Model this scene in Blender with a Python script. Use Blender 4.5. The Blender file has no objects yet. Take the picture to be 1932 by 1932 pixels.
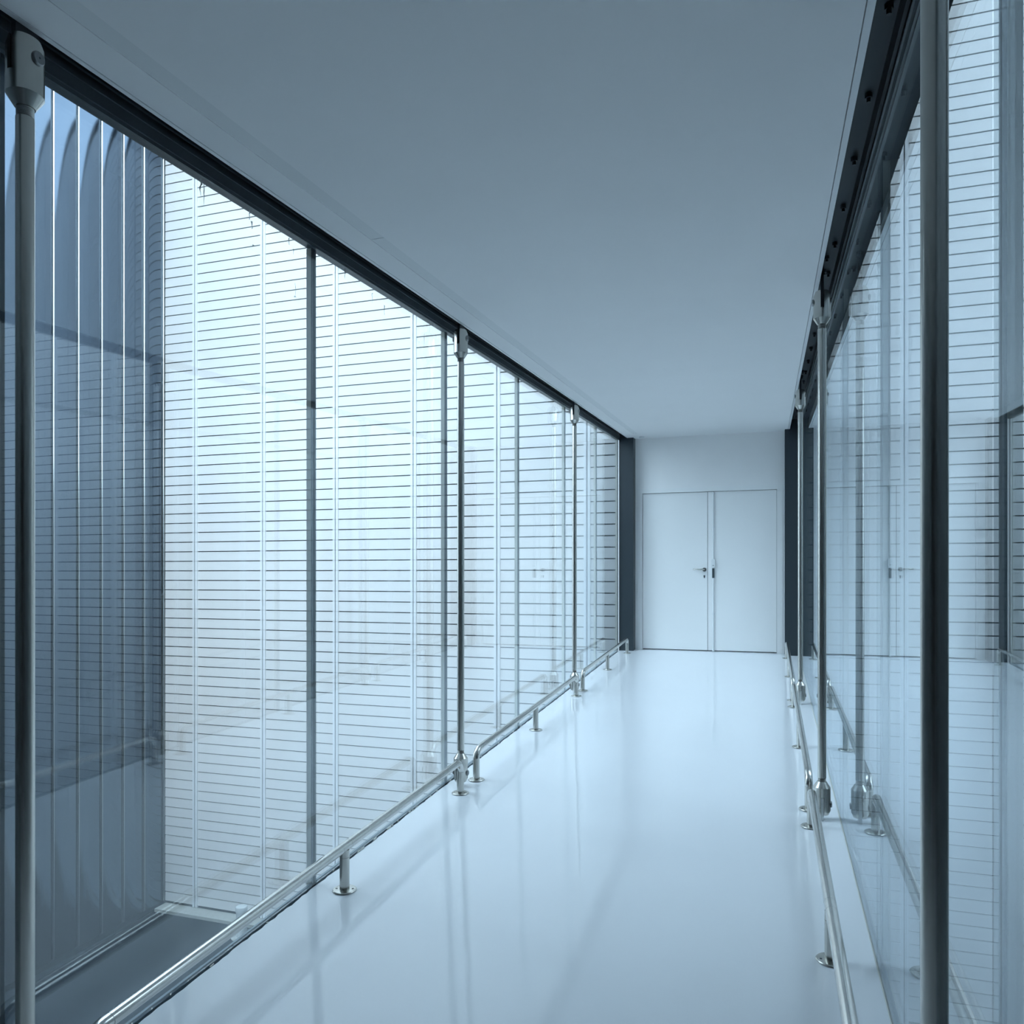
import bpy, math, random
from mathutils import Vector, Matrix
random.seed(7)

# ------------------------------------------------------------------ camera
M = 0.04796            # rise of the ramped bridge per metre
EYE = 1.506            # eye height over the floor at the camera
sc = bpy.context.scene
col = sc.collection
cam_d = bpy.data.cameras.new('camera')
cam = bpy.data.objects.new('camera', cam_d)
col.objects.link(cam)
cam.location = (0, 0, EYE)
cam.rotation_euler = (math.radians(90), 0, math.radians(18.2823))
cam_d.sensor_width = 36.0
cam_d.lens = 36.0 * 1465.0 / 1932.0
cam_d.shift_y = 117.0 / 1932.0
cam_d.clip_start = 0.02
sc.camera = cam

# ------------------------------------------------------------------ sky and exposure
world = bpy.data.worlds.new('sky')
sc.world = world
world.use_nodes = True
bg = world.node_tree.nodes['Background']
bg.inputs['Color'].default_value = (0.64, 0.835, 1.0, 1)
bg.inputs['Strength'].default_value = 1.0
sun_d = bpy.data.lights.new('hazy_sun', 'SUN')
sun_d.energy = 0.17
sun_d.angle = math.radians(20)
sun_d.color = (1.0, 0.95, 0.86)
sun = bpy.data.objects.new('hazy_sun', sun_d)
col.objects.link(sun)
sun.rotation_euler = Vector((-0.17, 0.75, -0.63)).to_track_quat('-Z', 'Y').to_euler()
sc.view_settings.view_transform = 'Standard'
sc.view_settings.look = 'None'
sc.view_settings.gamma = 1.0
sc.view_settings.exposure = 2.58
sc.view_settings.use_curve_mapping = False
sc.cycles.transparent_max_bounces = 32
sc.cycles.max_bounces = 14
sc.cycles.diffuse_bounces = 7
sc.cycles.glossy_bounces = 6


# ------------------------------------------------------------------ materials
def new_mat(name):
    m = bpy.data.materials.new(name)
    m.use_nodes = True
    nt = m.node_tree
    return m, nt, nt.nodes['Principled BSDF']


def paint(name, color, rough=0.5, metal=0.0, spec=0.5, noise=0.0, nscale=6.0, bump=0.0, bscale=40.0, stretch=(1, 1, 1), coat=0.0):
    m, nt, p = new_mat(name)
    p.inputs['Base Color'].default_value = (*color, 1)
    p.inputs['Roughness'].default_value = rough
    p.inputs['Metallic'].default_value = metal
    p.inputs['Specular IOR Level'].default_value = spec
    if coat:
        p.inputs['Coat Weight'].default_value = coat
        p.inputs['Coat Roughness'].default_value = 0.06
    tc = nt.nodes.new('ShaderNodeTexCoord')
    mp = nt.nodes.new('ShaderNodeMapping')
    mp.inputs['Scale'].default_value = stretch
    nt.links.new(tc.outputs['Object'], mp.inputs['Vector'])
    if noise:
        n = nt.nodes.new('ShaderNodeTexNoise')
        n.inputs['Scale'].default_value = nscale
        n.inputs['Detail'].default_value = 4
        nt.links.new(mp.outputs['Vector'], n.inputs['Vector'])
        mx = nt.nodes.new('ShaderNodeMix')
        mx.data_type = 'RGBA'
        mx.inputs[6].default_value = (*[c * (1 - noise) for c in color], 1)
        mx.inputs[7].default_value = (*[min(1, c * (1 + noise)) for c in color], 1)
        nt.links.new(n.outputs['Fac'], mx.inputs[0])
        nt.links.new(mx.outputs[2], p.inputs['Base Color'])
    if bump:
        n2 = nt.nodes.new('ShaderNodeTexNoise')
        n2.inputs['Scale'].default_value = bscale
        n2.inputs['Detail'].default_value = 2
        nt.links.new(mp.outputs['Vector'], n2.inputs['Vector'])
        b = nt.nodes.new('ShaderNodeBump')
        b.inputs['Strength'].default_value = bump
        b.inputs['Distance'].default_value = 0.01
        nt.links.new(n2.outputs['Fac'], b.inputs['Height'])
        nt.links.new(b.outputs['Normal'], p.inputs['Normal'])
    return m


def glass_mat(name, ior, tint):
    """thin architectural glass: Fresnel mix of clear transmission and mirror reflection"""
    m = bpy.data.materials.new(name)
    m.use_nodes = True
    nt = m.node_tree
    for n in list(nt.nodes):
        nt.nodes.remove(n)
    out = nt.nodes.new('ShaderNodeOutputMaterial')
    geo = nt.nodes.new('ShaderNodeNewGeometry')
    mix_i = nt.nodes.new('ShaderNodeMix')
    mix_i.data_type = 'FLOAT'
    mix_i.inputs[2].default_value = ior
    mix_i.inputs[3].default_value = 1.0 / ior
    nt.links.new(geo.outputs['Backfacing'], mix_i.inputs[0])
    fr = nt.nodes.new('ShaderNodeFresnel')
    nt.links.new(mix_i.outputs[0], fr.inputs['IOR'])
    tr = nt.nodes.new('ShaderNodeBsdfTransparent')
    tr.inputs['Color'].default_value = (*tint, 1)
    gl = nt.nodes.new('ShaderNodeBsdfGlossy')
    gl.inputs['Roughness'].default_value = 0.0
    gl.inputs['Color'].default_value = (0.90, 0.96, 1.0, 1)
    mx = nt.nodes.new('ShaderNodeMixShader')
    nt.links.new(fr.outputs['Fac'], mx.inputs['Fac'])
    nt.links.new(tr.outputs['BSDF'], mx.inputs[1])
    nt.links.new(gl.outputs['BSDF'], mx.inputs[2])
    nt.links.new(mx.outputs['Shader'], out.inputs['Surface'])
    return m


MT = {
    'siding': paint('white_siding_paint', (0.71, 0.71, 0.705), 0.55, noise=0.03, nscale=1.5),
    'gap': paint('dark_joint', (0.05, 0.055, 0.06), 0.8),
    'profile': paint('joint_profile_paint', (0.78, 0.80, 0.82), 0.45),
    'floor': paint('white_epoxy_floor', (0.88, 0.905, 0.935), 0.055, spec=0.38, noise=0.03, nscale=2.5, bump=0.03, bscale=9.0, stretch=(1, 0.35, 1)),
    'ceiling': paint('white_plasterboard', (0.92, 0.92, 0.92), 0.75, noise=0.015, nscale=3),
    'slot': paint('grey_ceiling_slot', (0.85, 0.86, 0.86), 0.7),
    'trim': paint('ceiling_trim', (0.84, 0.85, 0.85), 0.4),
    'wall': paint('white_wall_paint', (0.94, 0.93, 0.92), 0.6, noise=0.015),
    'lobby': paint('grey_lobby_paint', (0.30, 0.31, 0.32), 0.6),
    'nearwall': paint('dark_low_bounce', (0.14, 0.16, 0.18), 0.45),  # kept dark so the unseen walls bounce little light
    'door': paint('white_door_paint', (0.93, 0.93, 0.92), 0.42),
    'steel': paint('brushed_stainless', (0.60, 0.59, 0.55), 0.27, metal=1.0, noise=0.06, nscale=60, stretch=(1, 1, 0.03)),
    'rail': paint('brushed_stainless_rail', (0.64, 0.63, 0.60), 0.20, metal=1.0, noise=0.05, nscale=60, stretch=(1, 0.03, 1)),
    'thread': paint('threaded_steel', (0.36, 0.36, 0.34), 0.35, metal=1.0),
    'pin': paint('dark_pin_steel', (0.30, 0.31, 0.31), 0.35, metal=1.0),
    'dark': paint('dark_beam_paint', (0.022, 0.030, 0.036), 0.5, noise=0.1),
    'frame': paint('dark_grey_window_frame', (0.085, 0.105, 0.115), 0.35, spec=0.6),
    'column': paint('anthracite_column_paint', (0.030, 0.042, 0.052), 0.45),
    'mullion': paint('pale_aluminium', (0.74, 0.73, 0.64), 0.45),
    'gasket': paint('black_gasket', (0.035, 0.045, 0.055), 0.45),
    'channel': paint('slate_base_channel', (0.13, 0.18, 0.21), 0.4),
    'seal': paint('pale_sealant', (0.80, 0.80, 0.74), 0.5),
    'ground': paint('dark_roofing', (0.013, 0.019, 0.027), 0.40, spec=0.2, noise=0.3, nscale=8, bump=0.05, bscale=30),
    'concrete': paint('concrete', (0.42, 0.43, 0.40), 0.8, noise=0.18, nscale=14),
    'panel': paint('blue_grey_metal_panel', (0.095, 0.125, 0.165), 0.13, metal=1.0, bump=0.02, bscale=3.0),
    'rib': paint('bright_seam_metal', (0.80, 0.79, 0.74), 0.22, metal=1.0),
    'pipe': paint('grey_pipe_paint', (0.55, 0.58, 0.58), 0.5, noise=0.08, nscale=20),
    'plastic': paint('white_plastic', (0.82, 0.84, 0.84), 0.35),
    'insert': paint('dark_grip_insert', (0.06, 0.08, 0.09), 0.4),
    'glass': glass_mat('clear_glass', 2.05, (0.97, 0.985, 0.985)),
}


# ------------------------------------------------------------------ helpers
def mesh(name, verts, faces, smooth=False):
    me = bpy.data.meshes.new(name)
    me.from_pydata([tuple(v) for v in verts], [], faces)
    me.update()
    if smooth:
        for p in me.polygons:
            p.use_smooth = True
    return me


def link(name, me, mat=None, parent=None, loc=None):
    o = bpy.data.objects.new(name, me)
    col.objects.link(o)
    if mat and me and not me.materials:
        me.materials.append(MT[mat])
    if parent:
        o.parent = parent
    if loc:
        o.location = loc
    return o


def tag(o, label, cat, group=None, kind=None):
    o['label'] = label
    o['category'] = cat
    if group:
        o['group'] = group
    if kind:
        o['kind'] = kind
    return o


def empty(name, loc):
    o = bpy.data.objects.new(name, None)
    col.objects.link(o)
    o.location = loc
    o.empty_display_size = 0.1
    return o


BOXF = [(0, 3, 2, 1), (4, 5, 6, 7), (0, 1, 5, 4), (1, 2, 6, 5), (2, 3, 7, 6), (3, 0, 4, 7)]


def box_v(x0, x1, y0, y1, z0, z1, ramp=False):
    """box; with ramp the heights are measured from the sloping floor"""
    def z(h, y):
        return h + (M * y if ramp else 0)
    return [(x0, y0, z(z0, y0)), (x1, y0, z(z0, y0)), (x1, y1, z(z0, y1)), (x0, y1, z(z0, y1)),
            (x0, y0, z(z1, y0)), (x1, y0, z(z1, y0)), (x1, y1, z(z1, y1)), (x0, y1, z(z1, y1))]


class MB:
    def __init__(self):
        self.v, self.f = [], []

    def add(self, v, f):
        k = len(self.v)
        self.v += [tuple(p) for p in v]
        self.f += [tuple(i + k for i in q) for q in f]
        return self

    def box(self, *a, ramp=False):
        return self.add(box_v(*a, ramp=ramp), BOXF)

    def build(self, name, mat, parent=None, smooth=False, loc=None):
        o = link(name, mesh(name, self.v, self.f, smooth), mat, parent, loc)
        return o


def boxo(name, dims, mat, parent=None, ramp=False):
    return MB().box(*dims, ramp=ramp).build(name, mat, parent)


def lathe(profile, n=28, axis='Z', org=(0, 0, 0)):
    """profile: list of (radius, height); closed at both ends"""
    v, f = [], []
    for r, h in profile:
        for i in range(n):
            a = 2 * math.pi * i / n
            p = (r * math.cos(a), r * math.sin(a), h)
            if axis == 'X':
                p = (p[2], p[0], p[1])
            elif axis == 'Y':
                p = (p[1], p[2], p[0])
            v.append((p[0] + org[0], p[1] + org[1], p[2] + org[2]))
    for k in range(len(profile) - 1):
        for i in range(n):
            j = (i + 1) % n
            f.append((k * n + i, k * n + j, (k + 1) * n + j, (k + 1) * n + i))
    f.append(tuple(reversed(range(n))))
    f.append(tuple((len(profile) - 1) * n + i for i in range(n)))
    return v, f


def smooth_by_angle(o, deg=35):
    for p in o.data.polygons:
        p.use_smooth = True
    try:
        o.data.set_sharp_from_angle(angle=math.radians(deg))
    except Exception:
        pass
    return o


def lat(name, profile, mat, parent, n=28, axis='Z', org=(0, 0, 0)):
    v, f = lathe(profile, n, axis, org)
    return smooth_by_angle(link(name, mesh(name, v, f), mat, parent))


def sweep(points, r, n=20):
    v, f = [], []
    pts = [Vector(p) for p in points]
    side = Vector((1, 0, 0))
    for k, p in enumerate(pts):
        a = pts[max(0, k - 1)]
        b = pts[min(len(pts) - 1, k + 1)]
        t = (b - a).normalized()
        up = side.cross(t).normalized()
        for i in range(n):
            q = 2 * math.pi * i / n
            v.append(p + side * (r * math.cos(q)) + up * (r * math.sin(q)))
    for k in range(len(pts) - 1):
        for i in range(n):
            j = (i + 1) % n
            f.append((k * n + i, k * n + j, (k + 1) * n + j, (k + 1) * n + i))
    f.append(tuple(reversed(range(n))))
    f.append(tuple((len(pts) - 1) * n + i for i in range(n)))
    return v, f


def S(o, label, cat):
    return tag(o, label, cat, kind='structure')


# ------------------------------------------------------------------ main dimensions
XL, XR = -1.889, 0.360          # inner faces of the two glass walls
Y0, Y1 = -1.50, 10.24           # length of the bridge between the buildings
YW = 10.40                      # wall with the door / face of the far building
HC = 2.817                      # ceiling height
HF = 2.794                      # underside of window head
GROUND = -3.99
BASE = -3.895
TOP = 9.0                       # top of the surrounding buildings
JOINTS = [0.03, 1.500, 2.974, 4.450, 5.921, 7.415, 8.880]
POLE_Y = [1.48, 4.41, 7.34]

# ------------------------------------------------------------------ floor
mb = MB()
n = 420
top_l, top_r = [], []
for i in range(n + 1):
    y = Y0 + (YW + 0.06 - Y0) * i / n
    jit = random.uniform(-0.0035, 0.0035) + (random.uniform(0, 0.006) if random.random() < 0.12 else 0)
    top_l.append((-1.881 + jit, y, M * y))
    top_r.append((0.357, y, M * y))
bot_l = [(x, y, z - 0.028) for x, y, z in top_l]
bot_r = [(x, y, z - 0.028) for x, y, z in top_r]
N = n + 1
verts = top_l + top_r + bot_l + bot_r
faces = []
for i in range(n):
    faces.append((i, N + i, N + i + 1, i + 1))
    faces.append((2 * N + i, i, i + 1, 2 * N + i + 1))
    faces.append((N + i, 3 * N + i, 3 * N + i + 1, N + i + 1))
    faces.append((2 * N + i + 1, 3 * N + i + 1, 3 * N + i, 2 * N + i))
faces.append((0, 2 * N, 3 * N, N))
faces.append((n, N + n, 3 * N + n, 2 * N + n))
floor = link('floor', mesh('floor', verts, faces), 'floor')
S(floor, 'glossy white epoxy floor of the ramped glass corridor', 'floor')
boxo('floor_slab', (-1.912, 0.383, Y0, YW - 0.02, -0.36, -0.029), 'dark', floor, ramp=True)

# ------------------------------------------------------------------ ceiling
ceil = boxo('ceiling', (-1.580, 0.229, Y0, YW, HC, HC + 0.03), 'ceiling', ramp=True)
S(ceil, 'smooth white plasterboard ceiling of the corridor', 'ceiling')
boxo('ceiling_strip', (-1.762, -1.645, Y0, YW, HC, HC + 0.03), 'ceiling', ceil, ramp=True)
boxo('ceiling_infill', (-1.645, -1.580, 9.87, YW, HC, HC + 0.03), 'ceiling', ceil, ramp=True)
for ya, yb in ((Y0, 3.02), (3.026, 6.2), (6.206, 9.87)):
    boxo('ceiling_slot_panel', (-1.645, -1.580, ya, yb, HC + 0.0025, HC + 0.03), 'slot', ceil, ramp=True)
for x0, x1 in ((-1.779, -1.764), (0.232, 0.252)):
    mbt = MB().box(x0, x1, Y0, YW - 0.16, HC - 0.002, HC + 0.03, ramp=True)
    xa, xb = (x0, x0 + 0.004) if x0 < 0 else (x1 - 0.004, x1)
    mbt.box(xa, xb, Y0, YW - 0.16, HC, HC + 0.10, ramp=True)
    mbt.build('edge_trim', 'trim', ceil)
boxo('roof_light_block', (-2.02, 0.50, Y0, YW - 0.01, 3.02, 3.25), 'dark', ceil, ramp=True)  # unseen slab over the ceiling, put in to block light from above
det = lat('ceiling_sensor', [(0.030, 0.0), (0.034, 0.006), (0.034, 0.016)], 'plastic', None, 20, org=(-1.575, 10.19, HC + M * 10.19 - 0.0165))
tag(det, 'tiny round sensor on the ceiling near the doors', 'sensor')

# ------------------------------------------------------------------ steel beams with bolts, window heads, columns
for idx, (sg, xg, side) in enumerate(((-1, XL, 'left'), (1, XR, 'right'))):
    def xs(a, b):
        p, q = xg + sg * a, xg + sg * b
        return (min(p, q), max(p, q))
    beam = MB()
    beam.box(*xs(-0.155, 0.06), Y0, Y1, 2.936, 2.950, ramp=True)          # bottom flange
    beam.box(*xs(-0.052, -0.040), Y0, Y1, 2.950, 3.02, ramp=True)         # web
    beam.box(*xs(-0.024, -0.014), Y0, Y1, 2.870, 2.936, ramp=True)        # hanging angle leg
    b = beam.build('trim_%d' % (idx + 1), 'dark')
    S(b, 'dark steel edge beam above the %s glass wall, with a row of bolts' % side, 'beam')
    bv, bf = [], []
    k = 0
    for r0, r1, z0, z1, seg in ((0.0115, 0.0115, -0.016, 0.0, 6), (0.0065, 0.0065, -0.030, -0.016, 10)):
        v, f = lathe([(r0, z0), (r1, z1)], seg)
        bf += [tuple(i + len(bv) for i in q) for q in f]
        bv += v
    bolt_me = mesh('bolt', bv, bf)
    bolt_me.materials.append(MT['gasket'])
    yb = 1.41
    while yb < 10.1:
        link('bolt', bolt_me, None, b, (xg - sg * 0.051, yb, 2.936 + M * yb))
        yb += 0.45
    for py in POLE_Y:
        for dy in (-0.11, 0.11):
            link('bolt', bolt_me, None, b, (xg - sg * 0.075, py + dy, 2.936 + M * (py + dy)))

    # glass wall: panes, mullions, head frame, base channel
    win = MB()
    win.box(*xs(-0.010, 0.040), Y0, Y1, HF + 0.012, 2.862, ramp=True)
    win.box(*xs(-0.004, 0.034), Y0, Y1, HF, HF + 0.012, ramp=True)
    win.box(*xs(-0.016, 0.0), Y0, Y1, 2.842, 2.850, ramp=True)
    win.box(*xs(0.0, 0.05), Y0, Y1, 2.862, 3.02, ramp=True)
    w = win.build('window_%d' % (idx + 1), 'frame')
    S(w, 'full-height glazed wall along the %s side of the corridor' % side, 'glass wall')
    edges = [Y0] + JOINTS + [Y1]
    for k in range(len(edges) - 1):
        ya, yb2 = edges[k] + 0.005, edges[k + 1] - 0.005
        boxo('glass_pane', (*xs(0.0, 0.012), ya, yb2, 0.004, HF + 0.006), 'glass', w, ramp=True)
    for yj in JOINTS + [Y1 - 0.02]:
        mu = boxo('mullion', (*xs(0.0165, 0.040), yj - 0.016, yj + 0.016, -0.30, HF), 'mullion', w, ramp=True)
        boxo('gasket', (*xs(0.0125, 0.0165), yj - 0.0165, yj + 0.0165, -0.30, HF), 'gasket', mu, ramp=True)
    boxo('base_channel', (*xs(0.0128, 0.0225), Y0, Y1, -0.03, 0.007), 'channel', w, ramp=True)
    if sg > 0:
        boxo('sealant_bead', (*xs(-0.004, -0.0005), Y0, Y1, -0.004, 0.003), 'seal', w, ramp=True)
    else:
        # ragged blobs of floor coating along the joint
        v, f = [], []
        for i in range(26):
            y = random.uniform(1.6, 6.5) if i > 8 else random.uniform(3.2, 3.9)
            l = random.uniform(0.006, 0.03)
            h = random.uniform(0.003, 0.009)
            x = XL + random.uniform(0.000, 0.006)
            q = box_v(x, x + 0.004, y, y + l, 0.0, h, ramp=True)
            q = [(a + random.uniform(-.001, .001), bb + random.uniform(-.003, .003), c + random.uniform(-.001, .001)) for a, bb, c in q]
            f += [tuple(i2 + len(v) for i2 in qq) for qq in BOXF]
            v += q
        o = link('coating_residue', mesh('coating_residue', v, f), 'seal', w)
        o['kind'] = 'stuff'
        # dried paint flecks on the glass under the window head
        for (fy, fz, fw, fh) in ((2.255, 1.366, 0.020, 0.060), (2.272, 1.345, 0.008, 0.090), (2.526, 1.386, 0.012, 0.040),
                                 (2.542, 1.352, 0.016, 0.030), (2.787, 1.390, 0.012, 0.030), (2.818, 1.358, 0.010, 0.024),
                                 (2.55, 1.275, 0.022, 0.010), (2.826, 1.171, 0.022, 0.008), (2.832, 1.20, 0.005, 0.06), (3.236, 1.420, 0.014, 0.050),
                                 (3.504, 1.395, 0.014, 0.050), (3.635, 1.376, 0.012, 0.050), (1.699, 1.385, 0.040, 0.030), (4.127, 1.366, 0.010, 0.06)):
            n_ = 7
            lf = [(fy + random.uniform(-0.5, 0.1) * fw * (1 - i / n_ * 0.6), EYE + fz + fh * (0.5 - i / n_)) for i in range(n_ + 1)]
            rt = [(a_ + random.uniform(0.15, 0.8) * fw * (1 - i / n_ * 0.8), z_) for i, (a_, z_) in enumerate(lf)]
            v = [(XL - 0.0122, a_, z_) for a_, z_ in lf + rt] + [(XL - 0.0127, a_, z_) for a_, z_ in lf + rt]
            q = n_ + 1
            f = []
            for i in range(n_):
                f.append((i, q + i, q + i + 1, i + 1))
                f.append((2 * q + i, 2 * q + i + 1, 3 * q + i + 1, 3 * q + i))
                f.append((i, i + 1, 2 * q + i + 1, 2 * q + i))
                f.append((q + i + 1, q + i, 3 * q + i, 3 * q + i + 1))
            link('paint_fleck', mesh('paint_fleck', v, f), 'seal', w)

    # end column
    xa, xb = (-1.885, -1.695) if sg < 0 else (0.193, 0.400)
    cmb = MB().box(xa, xb, Y1, YW - 0.002, M * Y1 - 0.02, 2.936 + M * Y1)
    co = cmb.build('trim_%d' % (idx + 3), 'column')
    S(co, 'anthracite steel column at the %s end of the glass, beside the white doors' % side, 'column')

# ------------------------------------------------------------------ end wall with double door
DX0, DX1, DSP = -1.601, 0.099, -0.754
DZ0, DZ1 = 0.499, 2.581
zc = HC + M * YW + 0.02
ew = MB()
ew.box(-1.95, DX0, YW, YW + 0.15, 0.2, zc)
ew.box(DX1, 0.42, YW, YW + 0.15, 0.2, zc)
ew.box(DX0, DX1, YW, YW + 0.15, DZ1, zc)
ew.box(-1.95, 0.42, YW + 0.075, YW + 0.15, 0.0, DZ0 - 0.001)
endw = ew.build('wall_end', 'wall')
S(endw, 'plain white wall around and above the double doors at the corridor end', 'wall')
door = MB()
door.box(DX0 - 0.075, DX0, YW - 0.004, YW + 0.012, DZ0 - 0.006, DZ1 + 0.06)
door.box(DX1, DX1 + 0.075, YW - 0.004, YW + 0.012, DZ0 - 0.006, DZ1 + 0.06)
door.box(DX0, DX1, YW - 0.004, YW + 0.012, DZ1, DZ1 + 0.06)
dobj = door.build('door_1', 'door')
S(dobj, 'white flush double door at the far end of the corridor', 'door')
boxo('door_gap_backing', (DX0, DX1, YW + 0.070, YW + 0.074, DZ0, DZ1), 'gap', dobj)
ll = boxo('door_leaf', (DX0 + 0.003, DSP - 0.003, YW + 0.020, YW + 0.065, DZ0 + 0.013, DZ1 - 0.004), 'door', dobj)
lr = boxo('door_leaf', (DSP + 0.003, DX1 - 0.003, YW + 0.020, YW + 0.065, DZ0 + 0.013, DZ1 - 0.004), 'door', dobj)
yf = YW + 0.020
# lever handle
hz = 0.057 + EYE
lat('lever_rose', [(0.026, -0.009), (0.026, 0.0)], 'pin', ll, 24, 'Y', (-0.796, yf, hz))
pts = [(-0.796, yf - 0.004, hz), (-0.796, yf - 0.04, hz), (-0.801, yf - 0.050, hz + 0.001), (-0.812, yf - 0.055, hz + 0.001), (-0.92, yf - 0.055, hz + 0.006), (-0.928, yf - 0.05, hz + 0.006), (-0.931, yf - 0.035, hz + 0.006)]


def sweep3(points, r, n=12):
    v, f = [], []
    pts = [Vector(p) for p in points]
    for k, p in enumerate(pts):
        t = (pts[min(len(pts) - 1, k + 1)] - pts[max(0, k - 1)]).normalized()
        up = Vector((0, 0, 1))
        sd = t.cross(up).normalized()
        for i in range(n):
            q = 2 * math.pi * i / n
            v.append(p + sd * (r * math.cos(q)) + up * (r * math.sin(q)))
    for k in range(len(pts) - 1):
        for i in range(n):
            j = (i + 1) % n
            f.append((k * n + j, k * n + i, (k + 1) * n + i, (k + 1) * n + j))
    f.append(tuple(range(n)))
    f.append(tuple((len(pts) - 1) * n + i for i in reversed(range(n))))
    return v, f


v, f = sweep3(pts, 0.0095)
smooth_by_angle(link('lever_handle', mesh('lever_handle', v, f), 'steel', ll), 50)
lat('key_cylinder', [(0.0105, -0.006), (0.0105, 0.0)], 'insert', ll, 16, 'Y', (-0.796, yf, -0.026 + EYE))
boxo('key_slot_plate', (-0.803, -0.789, yf - 0.006, yf, -0.052 + EYE, -0.030 + EYE), 'insert', ll)
# vertical bolt bar with lock body
bx = -0.681
lat('bolt_rod', [(0.0085, 0.193 + EYE), (0.0085, 1.066 + EYE)], 'plastic', lr, 14, 'Z', (bx, yf - 0.014, 0))
lat('bolt_rod', [(0.0085, DZ0 + 0.012), (0.0085, -0.055 + EYE)], 'plastic', lr, 14, 'Z', (bx, yf - 0.014, 0))
for z in (0.607, -0.518, 1.05, -0.99):
    lat('rod_guide', [(0.013, -0.012), (0.015, -0.006), (0.015, 0.006), (0.013, 0.012)], 'plastic', lr, 16, 'Z', (bx, yf - 0.014, z + EYE))


def rbox(name, x0, x1, y0, y1, z0, z1, r, mat, parent):
    """upright plate with rounded corners in the X-Z plane"""
    ring = []
    for cx, cz, a0 in ((x1 - r, z1 - r, 0), (x0 + r, z1 - r, 90), (x0 + r, z0 + r, 180), (x1 - r, z0 + r, 270)):
        for k in range(5):
            a = math.radians(a0 + 22.5 * k)
            ring.append((cx + r * math.cos(a), cz + r * math.sin(a)))
    n = len(ring)
    v = [(x, y0, z) for x, z in ring] + [(x, y1, z) for x, z in ring]
    f = [tuple(range(n)), tuple(reversed(range(n, 2 * n)))]
    for i in range(n):
        j = (i + 1) % n
        f.append((j, i, n + i, n + j))
    return link(name, mesh(name, v, f), mat, parent)


rbox('lock_body', bx - 0.024, bx + 0.024, yf - 0.040, yf, 0.083 + EYE, 0.195 + EYE, 0.018, 'plastic', lr)
rbox('lock_plate', bx - 0.021, bx + 0.021, yf - 0.020, yf, -0.060 + EYE, 0.086 + EYE, 0.008, 'plastic', lr)
rbox('grip_insert', bx - 0.0145, bx + 0.0145, yf - 0.026, yf - 0.019, -0.052 + EYE, 0.074 + EYE, 0.006, 'insert', lr)
boxo('lock_mark', (bx - 0.008, bx + 0.008, yf - 0.0412, yf - 0.0398, 0.108 + EYE, 0.114 + EYE), 'insert', lr)

# ------------------------------------------------------------------ far building: siding boards
FX0, FX1 = -9.487, 12.5
PITCH = 0.156
YF = YW + 0.005
far = MB()
far.box(FX0 - 0.2, -1.96, YF + 0.022, YF + 0.3, GROUND, TOP)
far.box(0.43, FX1, YF + 0.022, YF + 0.3, GROUND, TOP)
far.box(-1.96, 0.43, YF + 0.022, YF + 0.3, 3.75, TOP)
far.box(-1.96, 0.43, YF + 0.022, YF + 0.3, GROUND, 0.1)
wf = far.build('wall_far', 'gap')
S(wf, 'far building face clad in white horizontal siding boards', 'wall')
joints = []
x = -8.878
while x < FX1:
    joints.append(x)
    x += 1.3045
cells = []
xs_ = [FX0] + joints + [FX1]
for k in range(len(xs_) - 1):
    a = xs_[k] + (0.043 if k else 0.003)
    b2 = xs_[k + 1] - (0.043 if k < len(xs_) - 2 else 0)
    if b2 - a < 0.1:
        continue
    cells.append((a, b2))
phase = 0.981 + EYE
k0 = math.ceil((BASE - 0.05 - phase) / PITCH)
rows = [phase + PITCH * k for k in range(k0, int((TOP - phase) / PITCH))]
boards = []
for a, b2 in cells:
    for z in rows:
        spans = [(a, b2)]
        if z + PITCH > 0.08 and z < 3.78:      # the bridge runs into the wall here
            spans = []
            if a < -1.96:
                spans.append((a, min(b2, -1.96)))
            if b2 > 0.43:
                spans.append((max(a, 0.43), b2))
        for p, q in spans:
            if q - p > 0.02:
                boards.append((p, q, z))


def screen(X, Y, Z):
    s, c = math.sin(math.radians(18.2823)), math.cos(math.radians(18.2823))
    d = -X * s + Y * c
    return 966 + 1465 * (X * c + Y * s) / d, 1083 - 1465 * (Z - EYE) / d, d


def seen(p, q, z):
    """share of a board that the photo's view through the glass can show"""
    hits, n = 0, 0
    for i in range(5):
        X = p + (q - p) * (i + 0.5) / 5
        Z = z + PITCH / 2
        n += 1
        px, py, d = screen(X, YF, Z)
        if not (0 < px < 1932 and 0 < py < 1932):
            continue
        g = XL if X < XL else XR
        t = g / X
        yy, zz = YF * t, EYE + (Z - EYE) * t
        if 0.02 < zz - M * yy < HF:
            hits += 1
    return hits / n


ranked = sorted(boards, key=lambda w_: -(w_[1] - w_[0]) * seen(*w_) / (1 + 0.04 * abs(w_[0])))


def board_v(w_, dx=0.0, dz=0.0, y=0.0):
    g = 0.015
    # lapped board: lower edge stands a little prouder than the upper edge
    return [(dx, y, dz + g), (dx + w_, y, dz + g), (dx + w_, y + 0.020, dz + g), (dx, y + 0.020, dz + g),
            (dx, y + 0.004, dz + PITCH), (dx + w_, y + 0.004, dz + PITCH), (dx + w_, y + 0.022, dz + PITCH), (dx, y + 0.022, dz + PITCH)]


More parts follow.
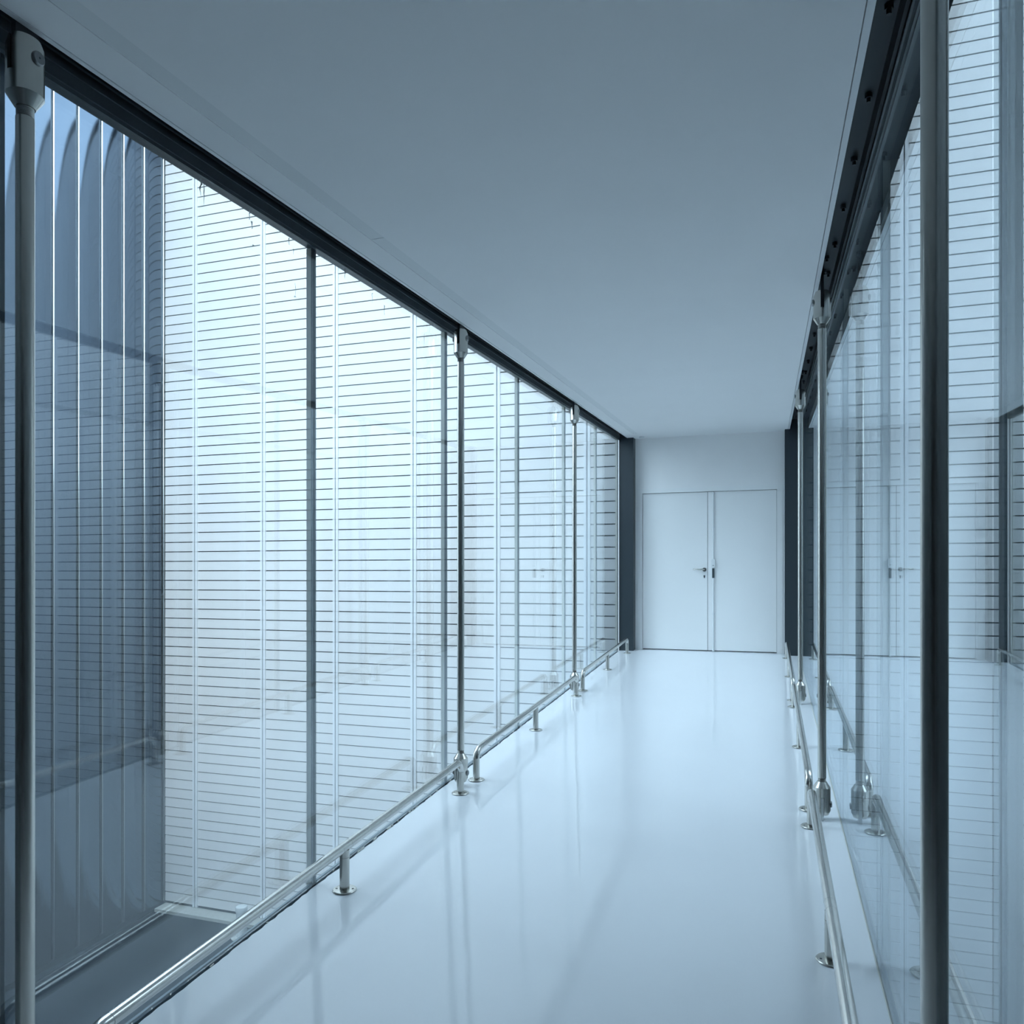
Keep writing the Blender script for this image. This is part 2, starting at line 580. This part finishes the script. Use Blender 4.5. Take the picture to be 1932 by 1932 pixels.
cache = {}
for p, q, z in ranked[:300]:
    key = round(q - p, 3)
    if key not in cache:
        me = mesh('siding_board', board_v(q - p), BOXF)
        me.materials.append(MT['siding'])
        cache[key] = me
    link('siding_board', cache[key], None, wf, (p, YF, z))
rest = MB()
for p, q, z in ranked[300:]:
    rest.add(board_v(q - p, p, z, YF), BOXF)
ro = rest.build('remaining_siding_boards', 'siding', wf)
ro['kind'] = 'stuff'
for xj in joints:
    spans = [(BASE - 0.03, TOP)]
    if -1.99 < xj < 0.46:
        spans = [(BASE - 0.03, 0.1), (3.75, TOP)]
    for za, zb in spans:
        jp = MB()
        jp.box(xj - 0.045, xj - 0.009, YF - 0.016, YF + 0.02, za, zb)
        jp.box(xj + 0.009, xj + 0.045, YF - 0.016, YF + 0.02, za, zb)
        jp.build('joint_profile', 'profile', wf)

boxo('coping', (FX0 - 6.2, FX1, YF - 0.05, YF + 0.36, TOP, TOP + 0.06), 'frame', wf)

# ------------------------------------------------------------------ left building: glossy metal panels with bright seams
WX = -9.487
wl = boxo('wall_left', (WX - 6, WX - 0.05, 6.6, YW + 0.1, GROUND, TOP), 'dark')
S(wl, 'left building wall of glossy blue-grey metal panels with bright vertical seams', 'wall')
seams = []
y = 10.388
while y > 6.9:
    seams.append(y)
    y -= 0.4155
pw = 0.4155 - 0.034
pv, pf = [], []
ns = 10
for lvl, z in enumerate((BASE, TOP)):
    for i in range(ns + 1):
        t = i / ns * 2 - 1
        pv.append((0.022 * (1 - t * t), -pw * i / ns, z))
for i in range(ns):
    pf.append((i, i + 1, ns + 2 + i, ns + 1 + i))
panel_me = mesh('metal_panel', pv, pf, True)
panel_me.materials.append(MT['panel'])
rv, rf = [], []
for z in (BASE, TOP):
    for i in range(7):
        a = math.radians(-90 + 30 * i)
        rv.append((0.026 * math.cos(a), 0.0105 * math.sin(a), z))
for i in range(6):
    rf.append((i, i + 1, 8 + i, 7 + i))
rib_me = mesh('seam_rib', rv, rf, True)
rib_me.materials.append(MT['rib'])
for y in seams:
    link('metal_panel', panel_me, None, wl, (WX - 0.03, y - 0.017, 0))
    link('seam_rib', rib_me, None, wl, (WX - 0.03, y, 0))
boxo('coping', (WX - 6.05, WX + 0.04, 6.55, YF - 0.06, TOP, TOP + 0.06), 'frame', wl)
boxo('base_flashing', (WX - 0.05, WX - 0.025, 6.6, YF, GROUND, BASE - 0.002), 'ground', wl)

# ------------------------------------------------------------------ ground, kerb, near and right walls with added light-blocking wings
gr = boxo('ground', (-80, 60, -60, 60, GROUND - 0.3, GROUND), 'ground')
S(gr, 'dark roofing surface below the bridge', 'ground')
kerb = boxo('kerb', (FX0, FX1, YW - 0.23, YF + 0.03, GROUND - 0.02, BASE - 0.045), 'concrete')
S(kerb, 'pale concrete kerb at the foot of the siding wall', 'kerb')
near = MB()
near.box(-3.0, -2.02, Y0 - 0.3, Y0 - 0.02, GROUND, TOP - 1.5)
near.box(-4.3, -3.0, Y0 - 0.3, 2.35, GROUND, TOP - 1.5)  # added block that keeps sky light off the near bridge
near.box(0.50, 1.35, Y0 - 0.3, Y0 - 0.02, GROUND, TOP)
near.box(1.35, 2.2, Y0 - 0.3, 4.0, GROUND, TOP + 10)
near.box(-9.3, -4.3, Y0 - 0.3, 3.3, GROUND, 3.6)      # unseen wings, added on both sides to shade the near bridge
near.box(2.2, 6.2, Y0 - 0.3, 4.6, GROUND, TOP + 10)  # tall block added to keep sun and sky off the right siding
near.box(6.2, 12.4, Y0 - 0.3, 4.6, GROUND, TOP + 2)
near.box(-2.02, 0.50, Y0 - 0.3, Y0 - 0.02, 2.8, TOP - 1.5)
near.box(-2.02, 0.50, Y0 - 0.3, Y0 - 0.02, GROUND, -0.45)
wn = near.build('wall_near_shade_wings', 'nearwall')
S(wn, 'near building face behind the camera, with unseen wings added to shade the bridge', 'wall')
lob = MB()
lob.box(-2.6, 1.1, -6.0, Y0 - 0.02, -0.55, M * Y0 - 0.002)
lob.box(-2.6, 1.1, -6.0, Y0 - 0.3, 2.74, 2.9)
lob.box(-2.7, -2.6, -6.0, Y0 - 0.3, -0.55, 2.9)
lob.box(1.1, 1.2, -6.0, Y0 - 0.3, -0.55, 2.9)
lob.box(-2.7, 1.2, -6.1, -6.0, -0.55, 2.9)
lo = lob.build('wall_lobby', 'lobby')
S(lo, 'white lobby inside the near building behind the camera', 'wall')
wr = boxo('wall_right', (FX1, FX1 + 0.3, -8, YW + 0.1, GROUND, TOP + 2), 'nearwall')  # out of view; height and dark tone set to dim the right siding
S(wr, 'unseen right courtyard wall, kept tall and dark to dim the siding', 'wall')

# ------------------------------------------------------------------ capped pipe on the ground
pipe = empty('vent_pipe', (-7.57, 9.87, GROUND))
tag(pipe, 'short grey capped pipe standing beside the concrete kerb', 'pipe')
lat('pipe_body', [(0.080, 0.0), (0.080, 0.42)], 'pipe', pipe, 28)
lat('cap', [(0.088, 0.40), (0.090, 0.45), (0.080, 0.468), (0.05, 0.475)], 'pipe', pipe, 28)
lat('base_flange', [(0.15, 0.0), (0.15, 0.012), (0.085, 0.03)], 'concrete', pipe, 28)

# ------------------------------------------------------------------ tension rods
R_T, R_B = 0.0215, 0.043


def fork_mesh(up, parent, name):
    """clevis: cone, body and two cheeks with a slot; heights local, growing from the rod outwards"""
    sgn = 1 if up else -1
    prof = [(0.0235, 0.0), (R_B, 0.030), (R_B, 0.078)]
    v, f = lathe(prof, 36)
    L = 0.172
    half = 0.009
    for sd in (-1, 1):
        a0 = math.acos(half / R_B)
        ring = []
        ns2 = 14
        for i in range(ns2 + 1):
            a = -a0 + 2 * a0 * i / ns2
            ring.append((sd * R_B * math.cos(a), R_B * math.sin(a)))
        nn = len(ring)
        k = len(v)
        for z, s2 in ((0.0775, 1.0), (L - 0.022, 1.0), (L, 0.72)):
            for x_, y_ in ring:
                xx = sd * (half + (abs(x_) - half) * s2)
                v.append((xx, y_ * (0.5 + 0.5 * s2), z))
        for lv in range(2):
            for i in range(nn):
                j = (i + 1) % nn
                f.append((k + lv * nn + i, k + lv * nn + j, k + (lv + 1) * nn + j, k + (lv + 1) * nn + i))
        f.append(tuple(k + i for i in range(nn)))
        f.append(tuple(k + 2 * nn + i for i in reversed(range(nn))))
    v = [(a, b_, c * sgn) for a, b_, c in v]
    o = link(name, mesh(name, v, f), 'steel', parent)
    import bmesh
    bm = bmesh.new()
    bm.from_mesh(o.data)
    bmesh.ops.recalc_face_normals(bm, faces=bm.faces)
    bm.to_mesh(o.data)
    bm.free()
    return smooth_by_angle(o, 30)


def make_rod(xp, yp, sg, label):
    t = empty('tension_rod', (xp, yp, M * yp))
    tag(t, label, 'rod', 'stainless tension rods along the glass walls')
    lat('tube', [(R_T - 0.001, 0.218), (R_T, 0.219), (R_T, 2.588), (R_T - 0.001, 2.589)], 'steel', t, 28)
    for z0 in (0.185, 2.587):
        pr = []
        for i in range(9):
            z = z0 + 0.036 * i / 8
            pr += [(0.0182, z), (0.0206, z + 0.0022)]
        lat('thread', pr, 'thread', t, 24)
    f1 = fork_mesh(True, t, 'fork')
    f1.location = (0, 0, 2.613)
    f2 = fork_mesh(False, t, 'fork')
    f2.location = (0, 0, 0.200)
    for fk, zz in ((f1, 0.118), (f2, -0.118)):
        for sd in (-1, 1):
            o = lat('pin_head', [(0.017, 0.0), (0.017, 0.005), (0.015, 0.008)] if sd > 0 else [(0.015, -0.008), (0.017, -0.005), (0.017, 0.0)], 'pin', fk, 20, 'X', (sd * (R_B - 0.002), 0, zz))
            lat('pin_mark', [(0.0025, 0.0), (0.0025, 0.0006)] if sd > 0 else [(0.0025, -0.0006), (0.0025, 0.0)], 'insert', fk, 10, 'X', (sd * (R_B + 0.006), 0, zz))
    boxo('upper_plate', (-0.0075, 0.0075, -0.032, 0.032, 2.70, 2.9362 + M * 0.0), 'dark', t)
    boxo('floor_plate', (-0.0075, 0.0075, -0.034, 0.034, 0.0, 0.118), 'trim', t)
    return t


names = {
    (-1, 0): 'thick stainless tension rod with fork head at the left edge of the photo',
    (-1, 1): 'second stainless tension rod on the left glass wall, about halfway down the corridor',
    (-1, 2): 'farthest stainless tension rod on the left glass wall, near the dark column',
    (1, 0): 'thick stainless tension rod in the right foreground, running the full photo height',
    (1, 1): 'second stainless tension rod on the right glass wall, beside its own mirror image',
    (1, 2): 'farthest stainless tension rod on the right glass wall, before the dark column',
}
for sg, xp in ((-1, -1.787), (1, 0.268)):
    for i, py in enumerate(POLE_Y):
        make_rod(xp, py, sg, names[(sg, i)])

# ------------------------------------------------------------------ low rails
RR = 0.021
RH = 0.187


def make_rail(xr, ya, ym, yb, label):
    t = empty('bumper_rail', (xr, ya, M * ya))
    tag(t, label, 'rail', 'low stainless rails along the glass walls')

    def loc(y, h):
        return (0, y - ya, M * (y - ya) + h)
    R = 0.055
    pts = []
    for i in range(9):                      # near elbow
        a = math.radians(180 - 90 * i / 8)
        y = ya + R + R * math.cos(a)
        pts.append(loc(y, RH - R + R * math.sin(a)))
    pts = [(0, 0, RH - R - 0.004)] + pts
    for i in range(9):                      # far elbow
        a = math.radians(90 - 90 * i / 8)
        y = yb - R + R * math.cos(a)
        pts.append(loc(y, RH - R + R * math.sin(a)))
    pts.append((0, yb - ya, M * (yb - ya) + RH - R - 0.004))
    v, f = sweep(pts, RR, 24)
    smooth_by_angle(link('rail_tube', mesh('rail_tube', v, f), 'rail', t), 40)
    for k, y in enumerate((ya, ym, yb)):
        zb = M * (y - ya)
        ht = RH - R - 0.004 if k != 1 else RH - 0.012
        pr = [(RR, 0.004), (RR, ht - 0.002), (RR - 0.0012, ht - 0.001), (RR - 0.0012, ht)]
        if k == 1:
            hj = RH - RR - 0.022
            pr = [(RR, 0.004), (RR, hj - 0.001), (RR - 0.0014, hj - 0.0006), (RR - 0.0014, hj + 0.0006), (RR, hj + 0.001), (RR, ht)]
        po = lat('post', pr, 'steel', t, 24, 'Z', (0, y - ya, zb))
        fl = lat('flange', [(0.050, 0.0005), (0.0515, 0.003), (0.049, 0.006), (0.046, 0.0068)], 'steel', t, 32, 'Z', (0, y - ya, zb))
        for dx, dy in ((0.034, 0.010), (-0.034, -0.010)):
            lat('screw', [(0.0046, 0.0064), (0.0046, 0.0076)], 'insert', fl, 10, 'Z', (dx, y - ya + dy, zb))
    # fine seams where the tube sections meet
    for y in (ya + 0.075, ym - 0.035, ym + 0.035, yb - 0.075):
        tdir = Vector((0, 1, M)).normalized()
        c0 = Vector(loc(y, RH))
        vv, ff = sweep([c0 - tdir * 0.0005, c0 + tdir * 0.0005], RR + 0.0002, 24)
        link('tube_seam', mesh('tube_seam', vv, ff), 'insert', t)
    return t


rails = [(1.62, 2.955, 4.28), (4.545, 5.853, 7.205), (7.475, 8.72, 10.0)]
rl = {
    (-1, 0): 'nearest low stainless rail on the left side, crossing the bottom left of the photo',
    (-1, 1): 'middle low stainless rail on the left side, between the second and farthest rods',
    (-1, 2): 'farthest low stainless rail on the left side, ending at the dark column',
    (1, 0): 'nearest low stainless rail on the right side, running out of the bottom of the photo',
    (1, 1): 'middle low stainless rail on the right side, between the second and farthest rods',
    (1, 2): 'farthest low stainless rail on the right side, ending beside the dark column',
}
for sg, xr in ((-1, -1.737), (1, 0.209)):
    for i, (a, b_, c_) in enumerate(rails):
        make_rail(xr, a, b_, c_, rl[(sg, i)])
